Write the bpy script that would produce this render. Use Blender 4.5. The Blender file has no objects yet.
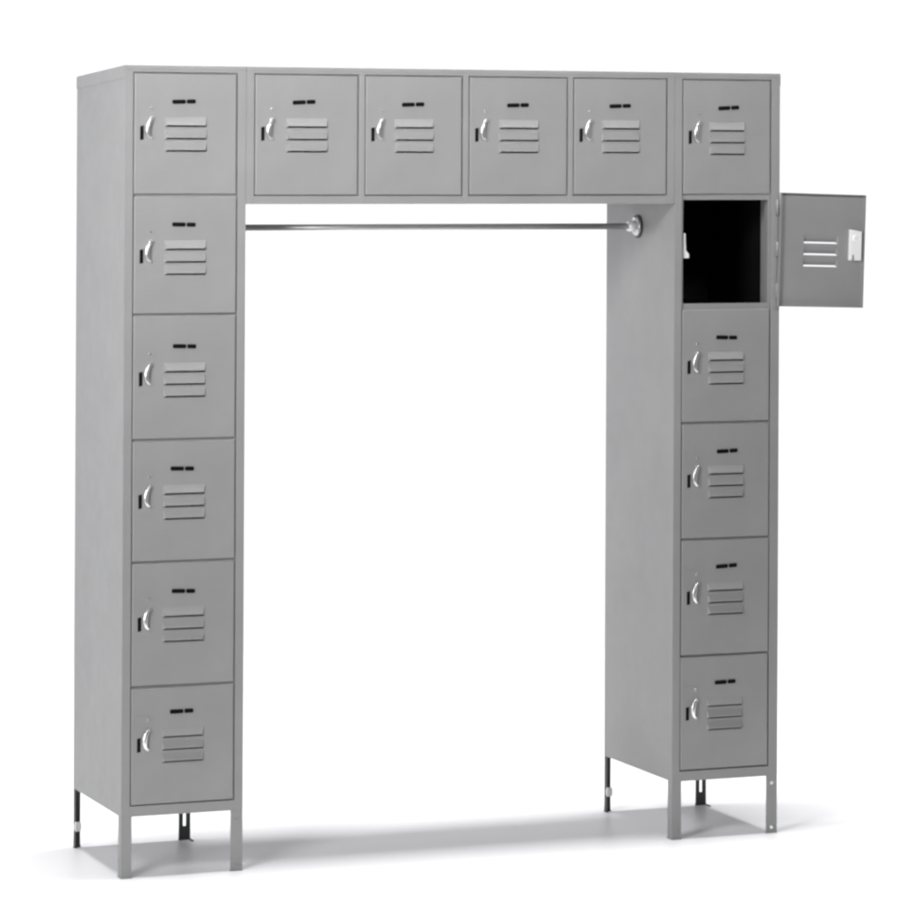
import bpy, bmesh, math, random
from mathutils import Vector, Matrix

random.seed(4)
IN = 0.0254                      # the unit is built in inches and stored in metres
scene = bpy.context.scene
COL = scene.collection

# ------------------------------------------------------------------ materials
def material(name):
    m = bpy.data.materials.new(name)
    m.use_nodes = True
    nt = m.node_tree
    return m, nt, nt.nodes['Principled BSDF']

def paint(name, base, rough, var=0.05, peel=0.05):
    """Baked enamel on sheet steel: faint tone drift, handling smudges in the gloss, orange peel."""
    m, nt, b = material(name)
    tc = nt.nodes.new('ShaderNodeTexCoord')
    n1 = nt.nodes.new('ShaderNodeTexNoise')
    n1.inputs['Scale'].default_value = 7.0
    n1.inputs['Detail'].default_value = 6.0
    n1.inputs['Roughness'].default_value = 0.6
    nt.links.new(tc.outputs['Object'], n1.inputs['Vector'])
    r = nt.nodes.new('ShaderNodeValToRGB')
    lo, hi = base * (1 - var), base * (1 + var)
    r.color_ramp.elements[0].position = 0.3
    r.color_ramp.elements[0].color = (lo, lo, lo, 1)
    r.color_ramp.elements[1].position = 0.7
    r.color_ramp.elements[1].color = (hi, hi, hi, 1)
    nt.links.new(n1.outputs['Fac'], r.inputs['Fac'])
    nt.links.new(r.outputs['Color'], b.inputs['Base Color'])
    n2 = nt.nodes.new('ShaderNodeTexNoise')
    n2.inputs['Scale'].default_value = 23.0
    n2.inputs['Detail'].default_value = 4.0
    nt.links.new(tc.outputs['Object'], n2.inputs['Vector'])
    mr = nt.nodes.new('ShaderNodeMapRange')
    mr.inputs['To Min'].default_value = rough - 0.07
    mr.inputs['To Max'].default_value = rough + 0.07
    nt.links.new(n2.outputs['Fac'], mr.inputs['Value'])
    nt.links.new(mr.outputs['Result'], b.inputs['Roughness'])
    n3 = nt.nodes.new('ShaderNodeTexNoise')
    n3.inputs['Scale'].default_value = 9.0
    n3.inputs['Detail'].default_value = 3.0
    nt.links.new(tc.outputs['Object'], n3.inputs['Vector'])
    bu = nt.nodes.new('ShaderNodeBump')
    bu.inputs['Strength'].default_value = peel
    bu.inputs['Distance'].default_value = 0.02
    nt.links.new(n3.outputs['Fac'], bu.inputs['Height'])
    nt.links.new(bu.outputs['Normal'], b.inputs['Normal'])
    return m

def metal(name, base, rough):
    m, nt, b = material(name)
    b.inputs['Metallic'].default_value = 1.0
    tc = nt.nodes.new('ShaderNodeTexCoord')
    n = nt.nodes.new('ShaderNodeTexNoise')
    n.inputs['Scale'].default_value = 60.0
    nt.links.new(tc.outputs['Object'], n.inputs['Vector'])
    mr = nt.nodes.new('ShaderNodeMapRange')
    mr.inputs['To Min'].default_value = rough - 0.06
    mr.inputs['To Max'].default_value = rough + 0.08
    nt.links.new(n.outputs['Fac'], mr.inputs['Value'])
    nt.links.new(mr.outputs['Result'], b.inputs['Roughness'])
    b.inputs['Base Color'].default_value = (base, base, base, 1)
    return m

GREY = paint('grey_enamel', 0.245, 0.46)
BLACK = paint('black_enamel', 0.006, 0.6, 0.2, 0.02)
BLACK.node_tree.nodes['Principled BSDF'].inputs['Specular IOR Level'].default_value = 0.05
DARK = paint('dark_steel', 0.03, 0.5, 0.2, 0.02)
CHROME = metal('chrome', 0.88, 0.30)
ZINC = metal('bright_zinc', 0.9, 0.45)
ZINC.node_tree.nodes['Principled BSDF'].inputs['Metallic'].default_value = 0.25
ROD = metal('steel_tube', 0.62, 0.34)
ROD.node_tree.nodes['Principled BSDF'].inputs['Metallic'].default_value = 0.6

FLOOR, _nt, _b = material('white_studio_floor')
_tc = _nt.nodes.new('ShaderNodeTexCoord')
_n = _nt.nodes.new('ShaderNodeTexNoise')
_n.inputs['Scale'].default_value = 1.7
_n.inputs['Detail'].default_value = 5.0
_nt.links.new(_tc.outputs['Object'], _n.inputs['Vector'])
_r = _nt.nodes.new('ShaderNodeValToRGB')
_r.color_ramp.elements[0].color = (0.885, 0.885, 0.90, 1)
_r.color_ramp.elements[1].color = (0.915, 0.915, 0.92, 1)
_nt.links.new(_n.outputs['Fac'], _r.inputs['Fac'])
_nt.links.new(_r.outputs['Color'], _b.inputs['Base Color'])
_b.inputs['Roughness'].default_value = 0.42

# ------------------------------------------------------------------ mesh helpers (inches in, metres out)
def box(bm, x0, x1, y0, y1, z0, z1, mi=0):
    v = [bm.verts.new((x, y, z)) for x in (x0, x1) for y in (y0, y1) for z in (z0, z1)]
    for q in ((0, 1, 3, 2), (4, 6, 7, 5), (0, 4, 5, 1), (2, 3, 7, 6), (0, 2, 6, 4), (1, 5, 7, 3)):
        bm.faces.new([v[i] for i in q]).material_index = mi
    return v

def prism(bm, outline, a0, a1, axis, mi=0):
    """Extrude a closed 2-D outline along an axis: 'x' -> (y, z), 'y' -> (x, z), 'z' -> (x, y)."""
    def P(p, a):
        return {'x': (a, p[0], p[1]), 'y': (p[0], a, p[1]), 'z': (p[0], p[1], a)}[axis]
    A = [bm.verts.new(P(p, a0)) for p in outline]
    B = [bm.verts.new(P(p, a1)) for p in outline]
    n = len(outline)
    bm.faces.new(A).material_index = mi
    bm.faces.new(B[::-1]).material_index = mi
    for i in range(n):
        j = (i + 1) % n
        bm.faces.new((A[i], B[i], B[j], A[j])).material_index = mi

def cyl(bm, p0, p1, r0, r1=None, n=20, mi=0):
    r1 = r0 if r1 is None else r1
    p0, p1 = Vector(p0), Vector(p1)
    d = (p1 - p0).normalized()
    u = d.orthogonal().normalized()
    w = d.cross(u)
    A, B = [], []
    for i in range(n):
        t = 2 * math.pi * i / n
        c = u * math.cos(t) + w * math.sin(t)
        A.append(bm.verts.new(p0 + c * r0))
        B.append(bm.verts.new(p1 + c * r1))
    bm.faces.new(A[::-1]).material_index = mi
    bm.faces.new(B).material_index = mi
    for i in range(n):
        j = (i + 1) % n
        f = bm.faces.new((A[i], A[j], B[j], B[i]))
        f.material_index = mi
        f.smooth = True

def obj(name, bm, mats, parent=None, bevel=0.0, solid=0.0, loc=None):
    bmesh.ops.recalc_face_normals(bm, faces=bm.faces[:])
    for v in bm.verts:
        v.co *= IN
    me = bpy.data.meshes.new(name)
    bm.to_mesh(me)
    bm.free()
    for m in (mats if isinstance(mats, (list, tuple)) else [mats]):
        me.materials.append(m)
    o = bpy.data.objects.new(name, me)
    COL.objects.link(o)
    if parent is not None:
        o.parent = parent
    if loc is not None:
        o.location = Vector(loc) * IN
    if solid:
        s = o.modifiers.new('sheet', 'SOLIDIFY')
        s.thickness = solid * IN
        s.offset = -1
    if bevel:
        b = o.modifiers.new('edges', 'BEVEL')
        b.width = bevel * IN
        b.segments = 2
        b.limit_method = 'ANGLE'
        b.angle_limit = math.radians(40)
    return o

# ------------------------------------------------------------------ measures (inches)
D = 17.57                         # depth
LEG = 6.07                        # clear height under the columns
H = 74.25                         # body height
ROW = H / 6
TOP = LEG + H
SLOPE = 0.85                      # the top falls this much towards the back
B = [0.0, 12.6, 24.88, 36.31, 47.89, 59.75, 72.0]      # box boundaries along the front

# ------------------------------------------------------------------ floor
bm = bmesh.new()
vs = [bm.verts.new(p) for p in ((-260, -42, 0), (360, -42, 0), (360, 150, 0), (-260, 150, 0))]
bm.faces.new(vs)
floor = obj('floor', bm, FLOOR)
floor['kind'] = 'structure'
floor['label'] = 'plain white studio floor under the grey locker unit'

# ------------------------------------------------------------------ the locker unit
unit = bpy.data.objects.new('box_locker', None)
unit.empty_display_size = 0.2
COL.objects.link(unit)
unit['label'] = 'grey steel sixteen-door box locker, two legged columns bridged by overhead boxes, one door open'
unit['category'] = 'locker'

T = 0.10                          # sheet thickness
FD = 0.75                         # depth of the face frame

def cabinet(name, x0, x1, z0, z1, cuts_x, cuts_z, skip=None):
    """Side, back and bottom sheets plus the shelves and dividers, open at the front."""
    bm = bmesh.new()
    def side(xa, xb, ya=FD, drop=True):
        zt = z1 - 0.05
        prism(bm, [(ya, z0), (D, z0), (D, zt - SLOPE), (ya, zt)], xa, xb, 'x')
    side(x0, x0 + T, ya=0.035)
    side(x1 - T, x1, ya=0.035)
    box(bm, x0 + T, x1 - T, D - T, D - 0.003, z0 + 0.003, z1 - SLOPE - 0.06)
    box(bm, x0 + T, x1 - T, FD, D - T, z0 + 0.006, z0 + T)
    for z in cuts_z:
        box(bm, x0 + T, x1 - T, FD, D - T, z - T / 2, z + T / 2)
    for x in cuts_x:
        prism(bm, [(FD, z0 + T), (D - T, z0 + T), (D - T, z1 - 0.1 - SLOPE), (FD, z1 - 0.1)], x - T / 2, x + T / 2, 'x')
    return obj(name, bm, GREY, unit, bevel=0.03)

def top_panel(x0, x1, left_lip, right_lip):
    """Sheet cap with a turned-down lip that stands a little proud of the sides."""
    bm = bmesh.new()
    p = 0.04
    prism(bm, [(-p, TOP - 0.1), (D + p, TOP - 0.1 - SLOPE), (D + p, TOP - SLOPE), (-p, TOP)], x0, x1, 'x')
    lip = 1.3
    if left_lip:
        prism(bm, [(0.02, TOP - lip), (D + p, TOP - lip - SLOPE), (D + p, TOP - 0.1 - SLOPE), (0.02, TOP - 0.1)], x0 - 0.06, x0, 'x')
    if right_lip:
        prism(bm, [(0.02, TOP - lip), (D + p, TOP - lip - SLOPE), (D + p, TOP - 0.1 - SLOPE), (0.02, TOP - 0.1)], x1, x1 + 0.06, 'x')
    box(bm, x0, x1, -p - 0.01, 0.02, TOP - 0.42, TOP - 0.02)
    return obj('top_panel', bm, GREY, unit, bevel=0.03)

def face_frame(x0, x1, z0, z1, openings, rail_zs, edge):
    """Stiles and rails round the doors; the rails lie back behind the gaps between the doors."""
    bm = bmesh.new()
    for xa, xb, f in edge:                       # stiles, a return into the cabinet on both edges
        box(bm, xa, xb, f, f + 0.08, z0, z1)
        box(bm, xa + 0.01, xa + 0.09, f + 0.08, 1.6, z0 + 0.02, z1 - 0.16)
        box(bm, xb - 0.09, xb - 0.01, f + 0.08, 1.6, z0 + 0.02, z1 - 0.16)
        for sx in (xa - 0.26, xb - 0.01):        # stop the door closes against
            if x0 + 0.2 < sx < x1 - 0.4:
                box(bm, sx, sx + 0.27, 0.255, 0.30, z0 + 0.03, z1 - 0.17)
    inner = openings
    for xa, xb in inner:
        for za, zb, f in rail_zs:
            box(bm, xa, xb, f, f + 0.08, za, zb)
            box(bm, xa, xb, f + 0.08, 1.5, za + 0.02, za + 0.1)
    return obj('face_frame', bm, GREY, unit, bevel=0.03)

DT = 0.80      # top of the top door below the cap
DB = 1.15      # bottom of the lowest door above the column's bottom
GAP = 0.13     # half gap between stacked doors

# the shelves are not quite evenly spaced: height of every boundary, top to bottom
EDGES = {0: [TOP, TOP - ROW - 0.50, TOP - 2 * ROW + 0.06, TOP - 3 * ROW, TOP - 4 * ROW + 0.32, TOP - 5 * ROW + 0.38, LEG],
         1: [TOP, TOP - ROW - 0.50, TOP - 2 * ROW, TOP - 3 * ROW + 0.33, TOP - 4 * ROW + 0.50, TOP - 5 * ROW + 0.66, LEG]}

def column(ci, x0, x1, sa, sb):
    zs = EDGES[ci][1:6]
    cabinet('column_cabinet', x0, x1, LEG, TOP, [], zs)
    rails = [(LEG, LEG + DB - 0.12, 0.0), (TOP - DT + 0.12, TOP - 0.03, 0.0)]
    rails += [(z - 0.5, z + 0.5, 0.26) for z in zs] + [(LEG + DB - 0.12, LEG + DB + 0.3, 0.26), (TOP - DT - 0.3, TOP - DT + 0.12, 0.26)]
    face_frame(x0, x1, LEG, TOP - 0.02, [(x0 + sa - 0.12, x1 - sb + 0.12)], rails,
               [(x0 + 0.003, x0 + sa - 0.12, 0.0), (x1 - sb + 0.12, x1 - 0.003, 0.0)])

column(0, B[0], B[1], 1.0, 1.0)
column(1, B[5], B[6], 0.98, 1.15)
top_panel(B[0], B[1] - 0.01, True, False)
top_panel(B[5] + 0.01, B[6], False, True)
top_panel(B[1] + 0.01, B[5] - 0.01, False, False)

BZ = TOP - ROW - 1.4              # underside of the bridge
cabinet('bridge_cabinet', B[1] + 0.02, B[5] - 0.02, BZ, TOP, B[2:5], [])
BR = 0.95                         # bridge: bottom rail under the doors
bridge_doors = [(B[1] + 0.98, B[2] - 0.42), (B[2] + 0.45, B[3] - 0.55), (B[3] + 0.33, B[4] - 0.42), (B[4] + 0.38, B[5] - 0.98)]
st = [(B[1] + 0.022, bridge_doors[0][0] - 0.12, 0.0)]
for i in range(3):
    st.append((bridge_doors[i][1] + 0.12, bridge_doors[i + 1][0] - 0.12, 0.0))
st.append((bridge_doors[3][1] + 0.12, B[5] - 0.022, 0.0))
op = [(st[i][1], st[i + 1][0]) for i in range(4)]
face_frame(B[1], B[5], BZ, TOP - 0.02, op,
           [(BZ + 0.003, BZ + BR - 0.12, 0.002), (TOP - DT + 0.12, TOP - 0.03, 0.002),
            (BZ + BR - 0.12, BZ + BR + 0.3, 0.26), (TOP - DT - 0.3, TOP - DT + 0.12, 0.26)], st)

# ------------------------------------------------------------------ doors
LV_X = (3.15, 7.45)
LV_Z = (5.12, 6.36, 7.58)         # louver lips below the top edge of the door
LV_H = 0.82
LV_O = 0.17

def door_mesh(w, h, flange=0.20, drop=0.0):
    """A pan of sheet steel: face with three pressed louvers cut through it, rounded edge, turned-back flange."""
    bm = bmesh.new()
    c = 0.09
    lx0, lx1 = LV_X[0] * w / 10.6, LV_X[1] * w / 10.6
    xs = [c, lx0, lx1, w - c]
    zs = [h - c]
    for L in LV_Z:
        zs += [h - drop - L + LV_H, h - drop - L - LV_O]
    zs.append(c)
    V = {}
    for i, x in enumerate(xs):
        for j, z in enumerate(zs):
            V[i, j] = bm.verts.new((x, 0, z))
    for j in range(len(zs) - 1):
        louver = (j % 2 == 1)
        for i in range(3):
            if louver and i == 1:
                zt, zb = zs[j], zs[j + 1]
                zb += LV_O
                prof = [(0, 1.0), (-0.06, 0.76), (-0.17, 0.40), (-0.28, 0.10), (-0.29, 0.0)]
                e = 0.22
                rowL, rowR = [V[1, j]], [V[2, j]]
                for (y, t) in prof[1:]:
                    z = zb + (zt - zb) * t
                    k = e * (1 - t) ** 0.5
                    rowL.append(bm.verts.new((lx0 + e * 0.8, y, z)))
                    rowR.append(bm.verts.new((lx1 - e * 0.8, y, z)))
                for a in range(len(rowL) - 1):
                    bm.faces.new((rowL[a], rowR[a], rowR[a + 1], rowL[a + 1]))
                bm.faces.new([V[1, j + 1]] + rowL[::-1])        # closed ends of the hood
                bm.faces.new([V[2, j + 1]] + rowR)
                continue
            bm.faces.new((V[i, j], V[i + 1, j], V[i + 1, j + 1], V[i, j + 1]))
    # rounded edge and flange
    loop = [V[i, 0] for i in range(4)] + [V[3, j] for j in range(1, len(zs))] + \
           [V[i, len(zs) - 1] for i in (2, 1, 0)] + [V[0, j] for j in range(len(zs) - 2, 0, -1)]
    def out(v, amt, y):
        x = v.co.x + (-amt if abs(v.co.x - c) < 1e-6 else amt if abs(v.co.x - (w - c)) < 1e-6 else 0)
        z = v.co.z + (-amt if abs(v.co.z - c) < 1e-6 else amt if abs(v.co.z - (h - c)) < 1e-6 else 0)
        return bm.verts.new((x, y, z))
    rings = [loop]
    for amt, y in ((c * 0.7, c * 0.3), (c, c), (c, flange)):
        rings.append([out(v, amt, y) for v in loop])
    for a, b in zip(rings, rings[1:]):
        n = len(a)
        for i in range(n):
            bm.faces.new((a[i], a[(i + 1) % n], b[(i + 1) % n], b[i]))
    return bm

def orient_front(bm):
    pass

def plate_mesh(h):
    """Small black two-part number plate on a thin steel backing."""
    bm = bmesh.new()
    z = h - 2.75
    def pill(x0, x1, za, zb, y0, y1, mi):
        r = (zb - za) * 0.35
        pts = []
        for cx, cz, a0 in ((x1 - r, zb - r, 0), (x0 + r, zb - r, 90), (x0 + r, za + r, 180), (x1 - r, za + r, 270)):
            for k in range(4):
                t = math.radians(a0 + 30 * k)
                pts.append((cx + r * math.cos(t), cz + r * math.sin(t)))
        prism(bm, pts, y0, y1, 'y', mi)
    pill(3.85, 6.60, z - 0.36, z + 0.26, -0.03, 0.0, 1)
    pill(3.98, 5.38, z - 0.22, z + 0.20, -0.06, -0.03, 0)
    pill(5.47, 6.42, z - 0.22, z + 0.20, -0.06, -0.03, 0)
    return bm

def handle_mesh(h):
    """Bright C-shaped lift lever with a round stud above it."""
    bm = bmesh.new()
    path0 = [(1.80, -4.47), (1.62, -4.59), (1.42, -4.87), (1.30, -5.25), (1.27, -5.65), (1.36, -6.05), (1.55, -6.31), (1.80, -6.41)]
    path = [path0[0]]
    for a, b in zip(path0, path0[1:]):
        path += [((a[0] + b[0]) / 2, (a[1] + b[1]) / 2), b]
    dbl = lambda q: [q[0]] + [v for a, b in zip(q, q[1:]) for v in ((a + b) / 2, b)]
    hw = dbl([0.13, 0.19, 0.22, 0.24, 0.22, 0.18, 0.13, 0.08])
    lift = dbl([0.12, 0.26, 0.36, 0.42, 0.42, 0.36, 0.24, 0.12])
    R = []
    for i, (x, z) in enumerate(path):
        a = path[max(i - 1, 0)]
        b = path[min(i + 1, len(path) - 1)]
        t = Vector((b[0] - a[0], b[1] - a[1])).normalized()
        n = Vector((-t.y, t.x))
        ring = []
        for k in range(10):
            an = 2 * math.pi * k / 10
            q = Vector((x, z)) + n * (hw[i] * math.cos(an))
            ring.append(bm.verts.new((q.x, -lift[i] + 0.11 * math.sin(an), h + q.y)))
        R.append(ring)
    for a, b in zip(R, R[1:]):
        for k in range(10):
            f = bm.faces.new((a[k], a[(k + 1) % 10], b[(k + 1) % 10], b[k]))
            f.smooth = True
    bm.faces.new(R[0])
    bm.faces.new(R[-1][::-1])
    cyl(bm, (1.72, 0, h - 4.47), (1.72, -0.34, h - 4.47), 0.20, 0.16, 16)
    cyl(bm, (1.72, 0, h - 6.37), (1.72, -0.22, h - 6.37), 0.15, 0.12, 16)
    return bm

def recess_mesh(h):
    bm = bmesh.new()
    # pressed surround, open in the middle where the black finger pocket sits
    x0, x1, za, zb = 0.42, 2.15, h - 7.2, h - 3.0
    pts = []
    r = 0.3
    for cx, cz, a0 in ((x1 - r, zb - r, 0), (x0 + r, zb - r, 90), (x0 + r, za + r, 180), (x1 - r, za + r, 270)):
        for k in range(5):
            t = math.radians(a0 + 22.5 * k)
            pts.append((cx + r * math.cos(t), cz + r * math.sin(t)))
    prism(bm, pts, -0.035, 0.0, 'y', 0)
    prism(bm, [(0.58, h - 5.25), (0.96, h - 5.15), (0.96, h - 6.55), (0.58, h - 6.62)], -0.045, -0.035, 'y', 1)
    cyl(bm, (1.72, -0.035, h - 3.45), (1.72, -0.085, h - 3.45), 0.15, 0.12, 14, 2)
    return bm

def make_door(x, z, w, h, flange=0.20, drop=0.0):
    d = obj('door', door_mesh(w, h, flange, drop), GREY, unit, solid=0.05, loc=(x, -0.02, z))
    h -= drop
    obj('latch_recess', recess_mesh(h), [GREY, BLACK, CHROME], d)
    obj('handle', handle_mesh(h), CHROME, d)
    p = obj('number_plate', plate_mesh(h), [BLACK, GREY], d)
    # no two doors hang or were fitted quite alike
    c = Vector((5.2, 0, h - 2.75)) * IN
    rot = Matrix.Rotation(math.radians(random.uniform(-3.0, 2.2)), 4, 'Y')
    off = Vector((random.uniform(-0.12, 0.12), 0, random.uniform(-0.08, 0.10))) * IN
    p.matrix_basis = Matrix.Translation(c + off) @ rot @ Matrix.Translation(-c)
    d.matrix_basis = d.matrix_basis @ Matrix.Translation(Vector((random.uniform(-.03, .03), random.uniform(-.025, .005), random.uniform(-.035, .035))) * IN) \
        @ Matrix.Rotation(math.radians(random.uniform(-0.25, 0.25)), 4, 'Z') @ Matrix.Rotation(math.radians(random.uniform(-0.12, 0.12)), 4, 'Y')
    return d

def row_span(ci, k):
    e = EDGES[ci]
    zt = e[k] - (DT if k == 0 else GAP)
    zb = e[k + 1] + (DB if k == 5 else GAP)
    return zb, zt

# how far the louvres and furniture sit below (+) or above (-) their usual place on each door
DROP = {0: (0.0, 0.0, 0.35, 0.0, 0.1, -0.3), 1: (0.1, 0.0, 0.15, 0.05, 0.1, 0.0)}
col_doors = []
for ci, (x0, x1, sa, sb) in enumerate(((B[0], B[1], 1.0, 1.0), (B[5], B[6], 0.98, 1.15))):
    for k in range(6):
        zb, zt = row_span(ci, k)
        if (ci, k) == (1, 1):
            zt += 0.42                           # the open door is a little taller than its opening
        d = make_door(x0 + sa, zb, x1 - sb - x0 - sa, zt - zb, 0.5 if (ci == 1 and k == 1) else 0.20, DROP[ci][k])
        col_doors.append((d, x0 + sa, x1 - sb, zb, zt))
for xa, xb in bridge_doors:
    make_door(xa, BZ + BR, xb - xa, TOP - DT - BZ - BR)

# the second door of the right column is swung right round and droops a little on its hinges
dd, xa, xb, zb, zt = col_doors[7]
w, h = xb - xa, zt - zb
dd['label'] = 'open door swung out past the side, showing its inner face'
OPEN = math.radians(181)
hinge = Matrix.Translation(Vector((xb + 1.02, -0.25, zt)) * IN)
turn = Matrix.Rotation(OPEN, 4, 'Z')
sag = Matrix.Rotation(math.radians(1.6), 4, 'Y')
back = Matrix.Translation(Vector((-w, 0.0, -h)) * IN)
dd.matrix_basis = hinge @ sag @ turn @ back
# latch case on the inner face of the open door
bm = bmesh.new()
prism(bm, [(0.35, h - 3.9), (1.75, h - 3.7), (1.75, h - 7.0), (1.45, h - 7.0), (1.40, h - 6.4), (1.15, h - 6.4), (1.10, h - 7.0), (0.35, h - 7.0)], 0.05, 0.42, 'y', 0)
cyl(bm, (1.2, 0.42, h - 4.6), (1.2, 0.55, h - 4.6), 0.28, 0.24, 16)
lc = obj('latch_case', bm, ZINC, dd, bevel=0.04)

# inside of the open compartment: black sheets added to stand in for its shade, bright strike on the left jamb
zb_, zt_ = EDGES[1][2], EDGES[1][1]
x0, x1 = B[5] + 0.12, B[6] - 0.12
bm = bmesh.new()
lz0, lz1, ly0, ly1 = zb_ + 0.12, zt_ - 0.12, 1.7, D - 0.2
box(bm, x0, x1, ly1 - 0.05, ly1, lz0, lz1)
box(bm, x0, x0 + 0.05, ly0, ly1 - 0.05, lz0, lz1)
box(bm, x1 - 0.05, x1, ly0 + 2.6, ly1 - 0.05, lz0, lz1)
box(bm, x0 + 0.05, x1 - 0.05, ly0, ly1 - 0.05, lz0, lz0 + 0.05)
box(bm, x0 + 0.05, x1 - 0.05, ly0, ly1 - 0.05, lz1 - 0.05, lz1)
obj('compartment_shade_sheets', bm, BLACK, unit)
bm = bmesh.new()
zc = zt - 5.6
prism(bm, [(B[5] + 0.98 + 0.30, zc + 1.3), (B[5] + 0.98 + 0.55, zc + 1.3), (B[5] + 0.98 + 0.62, zc - 0.5), (B[5] + 0.98 + 0.95, zc - 0.9),
           (B[5] + 0.98 + 0.95, zc - 1.3), (B[5] + 0.98 + 0.30, zc - 1.3)], 0.5, 0.75, 'y')
obj('latch_strike', bm, ZINC, unit, bevel=0.03)
# hinge knuckles of the open door
for q in (1.6, h / 2, h - 1.6):
    bm = bmesh.new()
    cyl(bm, (xb + 0.80, -0.13, zb + q - 0.8), (xb + 0.80, -0.13, zb + q + 0.8), 0.13, n=14)
    obj('hinge', bm, GREY, unit)

# ------------------------------------------------------------------ legs
def angle(x, y, sx, sy, L, t, g=0.0):
    """Outline of a steel angle whose outer corner is at x, y."""
    p = [(-g, -g), (L + g, -g), (L + g, t + g), (t + g, t + g), (t + g, L + g), (-g, L + g)]
    return [(x + sx * a, y + sy * b) for a, b in p]

def leg(x, y, sx, sy, L, dark, slotted=False, bolt_mat=None, nut=False):
    """Steel angle standing on a foot of the same section."""
    t = 0.13
    bm = bmesh.new()
    if slotted:                                   # adjusting slot in the wide flange
        ya, yb = sorted((y, y + sy * t))
        xa, xb = sorted((x, x + sx * L))
        s0, s1 = xa + (xb - xa) * 0.36, xa + (xb - xa) * 0.62
        o_ = [(xa, 0.12), (xb, 0.12), (xb, LEG - 0.005), (s1, LEG - 0.005), (s1, 1.45), (s0, 1.45), (s0, LEG - 0.005), (xa, LEG - 0.005)]
        prism(bm, o_, ya, yb, 'y')
    else:
        prism(bm, angle(x, y, sx, sy, L, t), 0.12, LEG - 0.005, 'z')
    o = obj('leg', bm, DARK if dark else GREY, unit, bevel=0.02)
    bm = bmesh.new()
    prism(bm, angle(x, y, sx, sy, L, t, 0.03), 0.003, 0.12, 'z')
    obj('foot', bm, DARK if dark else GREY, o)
    if bolt_mat:
        for zz in (0.62, LEG - 0.75):
            bm = bmesh.new()
            cyl(bm, (x + sx * L * 0.52, y - 0.001, zz), (x + sx * L * 0.52, y - 0.09, zz), 0.20, 0.14, 14)
            obj('bolt', bm, bolt_mat, o)
    if nut:
        bm = bmesh.new()
        xa, xb = sorted((x - sx * 0.10, x + sx * (L - 0.1)))
        ya, yb = sorted((y + sy * (L + 0.02), y + sy * (L + 0.22)))
        prism(bm, [(xa + 0.1, 1.75), (xb - 0.1, 1.75), (xb, 2.0), (xb, 2.5), (xb - 0.1, 2.75), (xa + 0.1, 2.75), (xa, 2.5), (xa, 2.0)], ya, yb, 'y')
        obj('levelling_nut', bm, CHROME, o, bevel=0.02)
    return o

for i, (x0, x1) in enumerate(((B[0], B[1]), (B[5], B[6]))):
    leg(x0 + 0.01, 0.01, 1, 1, 1.08, False)
    leg(x1 - 0.01, 0.01, -1, 1, 1.25, False, bolt_mat=CHROME if i else GREY)
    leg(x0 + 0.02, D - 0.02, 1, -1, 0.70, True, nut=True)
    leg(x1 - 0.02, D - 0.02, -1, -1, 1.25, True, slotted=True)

# ------------------------------------------------------------------ coat rod
RY, RZ = 9.2, 64.0
bm = bmesh.new()
cyl(bm, (B[1] + 0.25, RY, RZ), (B[5] - 0.25, RY, RZ), 0.33, n=28)
rod = obj('coat_rod', bm, ROD, unit)
for xf, s in ((B[1], 1), (B[5], -1)):
    bm = bmesh.new()
    cyl(bm, (xf + s * 0.02, RY, RZ), (xf + s * 0.16, RY, RZ), 1.25, 1.25, 32, 1)  # dark disc stands in for the shadow edge behind the flange
    cyl(bm, (xf + s * 0.16, RY, RZ), (xf + s * 0.42, RY, RZ), 1.12, 0.95, 32, 2)
    cyl(bm, (xf + s * 0.42, RY, RZ), (xf + s * 1.25, RY, RZ), 0.62, 0.50, 28, 0)
    fl = obj('flange', bm, [ZINC, DARK, ROD], rod)
    for a in (90, 210, 330):
        t = math.radians(a)
        y, z = RY + 0.82 * math.cos(t), RZ + 0.82 * math.sin(t)
        bm = bmesh.new()
        cyl(bm, (xf + s * 0.30, y, z), (xf + s * 0.55, y, z), 0.2, 0.14, 12, 0)
        obj('screw', bm, CHROME, fl)

# ------------------------------------------------------------------ light: white studio surround and lamps
world = bpy.data.worlds.new('World')
scene.world = world
world.use_nodes = True
wn = world.node_tree
bg = wn.nodes['Background']
tc = wn.nodes.new('ShaderNodeTexCoord')
sp = wn.nodes.new('ShaderNodeSeparateXYZ')
wn.links.new(tc.outputs['Generated'], sp.inputs['Vector'])
def ramp(src, p0, v0, p1, v1):
    m = wn.nodes.new('ShaderNodeMapRange')
    m.interpolation_type = 'SMOOTHSTEP'
    m.inputs['From Min'].default_value = p0
    m.inputs['From Max'].default_value = p1
    m.inputs['To Min'].default_value = v0
    m.inputs['To Max'].default_value = v1
    wn.links.new(src, m.inputs['Value'])
    return m.outputs['Result']
up = ramp(sp.outputs['Z'], 0.18, 1.0, 0.55, 0.15)          # white walls, dim ceiling
back = ramp(sp.outputs['Y'], -0.25, 0.15, 0.15, 1.0)       # the studio is dim behind the camera
mu = wn.nodes.new('ShaderNodeMath')
mu.operation = 'MULTIPLY'
wn.links.new(up, mu.inputs[0])
wn.links.new(back, mu.inputs[1])
ml = wn.nodes.new('ShaderNodeMath')
ml.operation = 'MULTIPLY'
ml.inputs[1].default_value = 1.15
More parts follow.
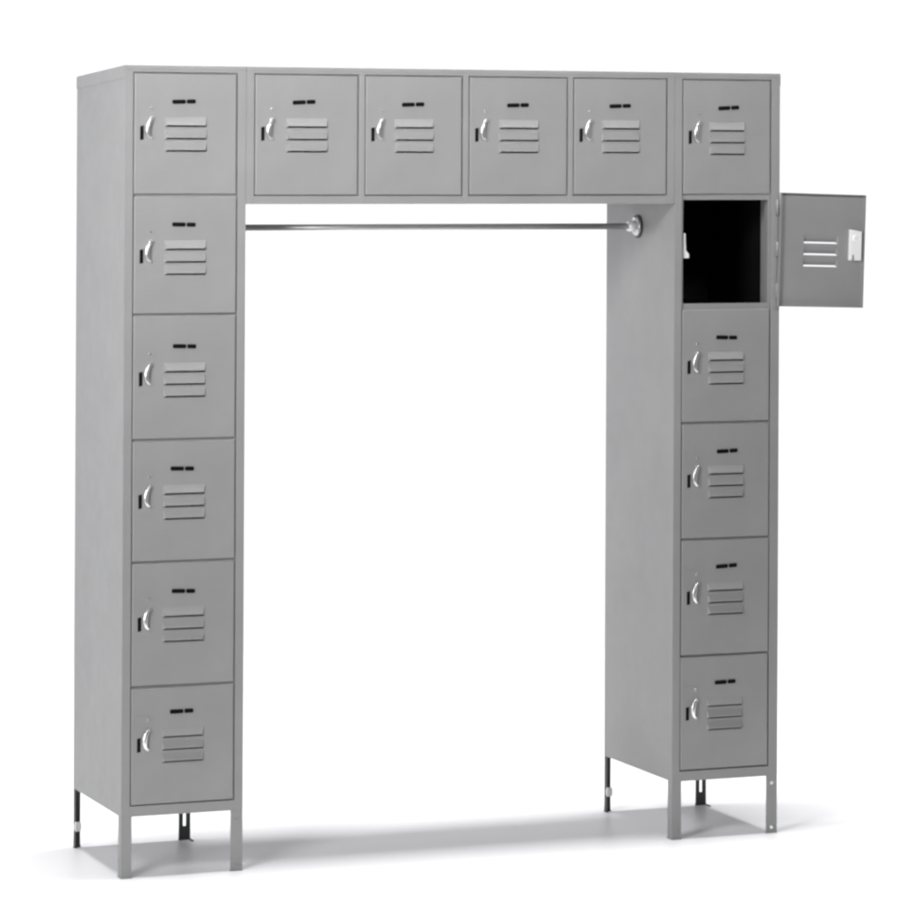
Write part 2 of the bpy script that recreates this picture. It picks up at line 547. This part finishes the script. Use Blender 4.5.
wn.links.new(mu.outputs['Value'], ml.inputs[0])
wn.links.new(ml.outputs['Value'], bg.inputs['Strength'])
bg.inputs['Color'].default_value = (0.965, 0.965, 1.0, 1)

def area(name, loc, target, sx, sy, power, col=(1, 1, 1)):
    l = bpy.data.lights.new(name, 'AREA')
    l.shape = 'RECTANGLE'
    l.size, l.size_y = sx * IN, sy * IN
    l.energy = power
    l.color = col
    o = bpy.data.objects.new(name, l)
    COL.objects.link(o)
    o.location = Vector(loc) * IN
    d = (Vector(target) - Vector(loc))
    o.rotation_euler = d.to_track_quat('-Z', 'Y').to_euler()
    return o

area('overhead_softbox', (36, 8.8, 520), (36, 8.8, 0), 200, 85, 2400)
area('key_softbox', (-75, -95, 118), (15, 0, 70), 40, 40, 16).data.spread = math.radians(62)

area('added_fill', (-120, -125, 55), (10, 0, 35), 60, 60, 105)  # added fill without a known source, lifts left sides and lower doors
strip = area('added_strip_fill', (52, -120, 135), (52, 0, 87), 120, 16, 13)  # added lamp, only there to brighten the upper fronts
strip.data.spread = math.radians(55)

# ------------------------------------------------------------------ camera (fitted to the photograph; shift lens)
cd = bpy.data.cameras.new('camera')
cam = bpy.data.objects.new('camera', cd)
COL.objects.link(cam)
F, CX, CY = 3648.43, 451.63, 136.94
yaw, pitch, roll = -0.3731, 1.5742, 0.0048
M = Matrix.Rotation(yaw, 4, 'Z') @ Matrix.Rotation(pitch, 4, 'X') @ Matrix.Rotation(roll, 4, 'Z')
cam.matrix_world = Matrix.Translation(Vector((-101.1848, -347.038, 72.1287)) * IN) @ M
cd.sensor_fit = 'HORIZONTAL'
cd.sensor_width = 36.0
cd.lens = F / 900 * 36.0
cd.shift_x = (450 - CX) / 900
cd.shift_y = (CY - 450) / 900
cd.clip_start = 0.05
cd.clip_end = 500
scene.camera = cam

scene.render.engine = 'CYCLES'
scene.cycles.max_bounces = 8
scene.cycles.filter_width = 2.7
vs_ = scene.view_settings
vs_.view_transform = 'Standard'
vs_.look = 'None'
vs_.exposure = 0.0
vs_.gamma = 1.0
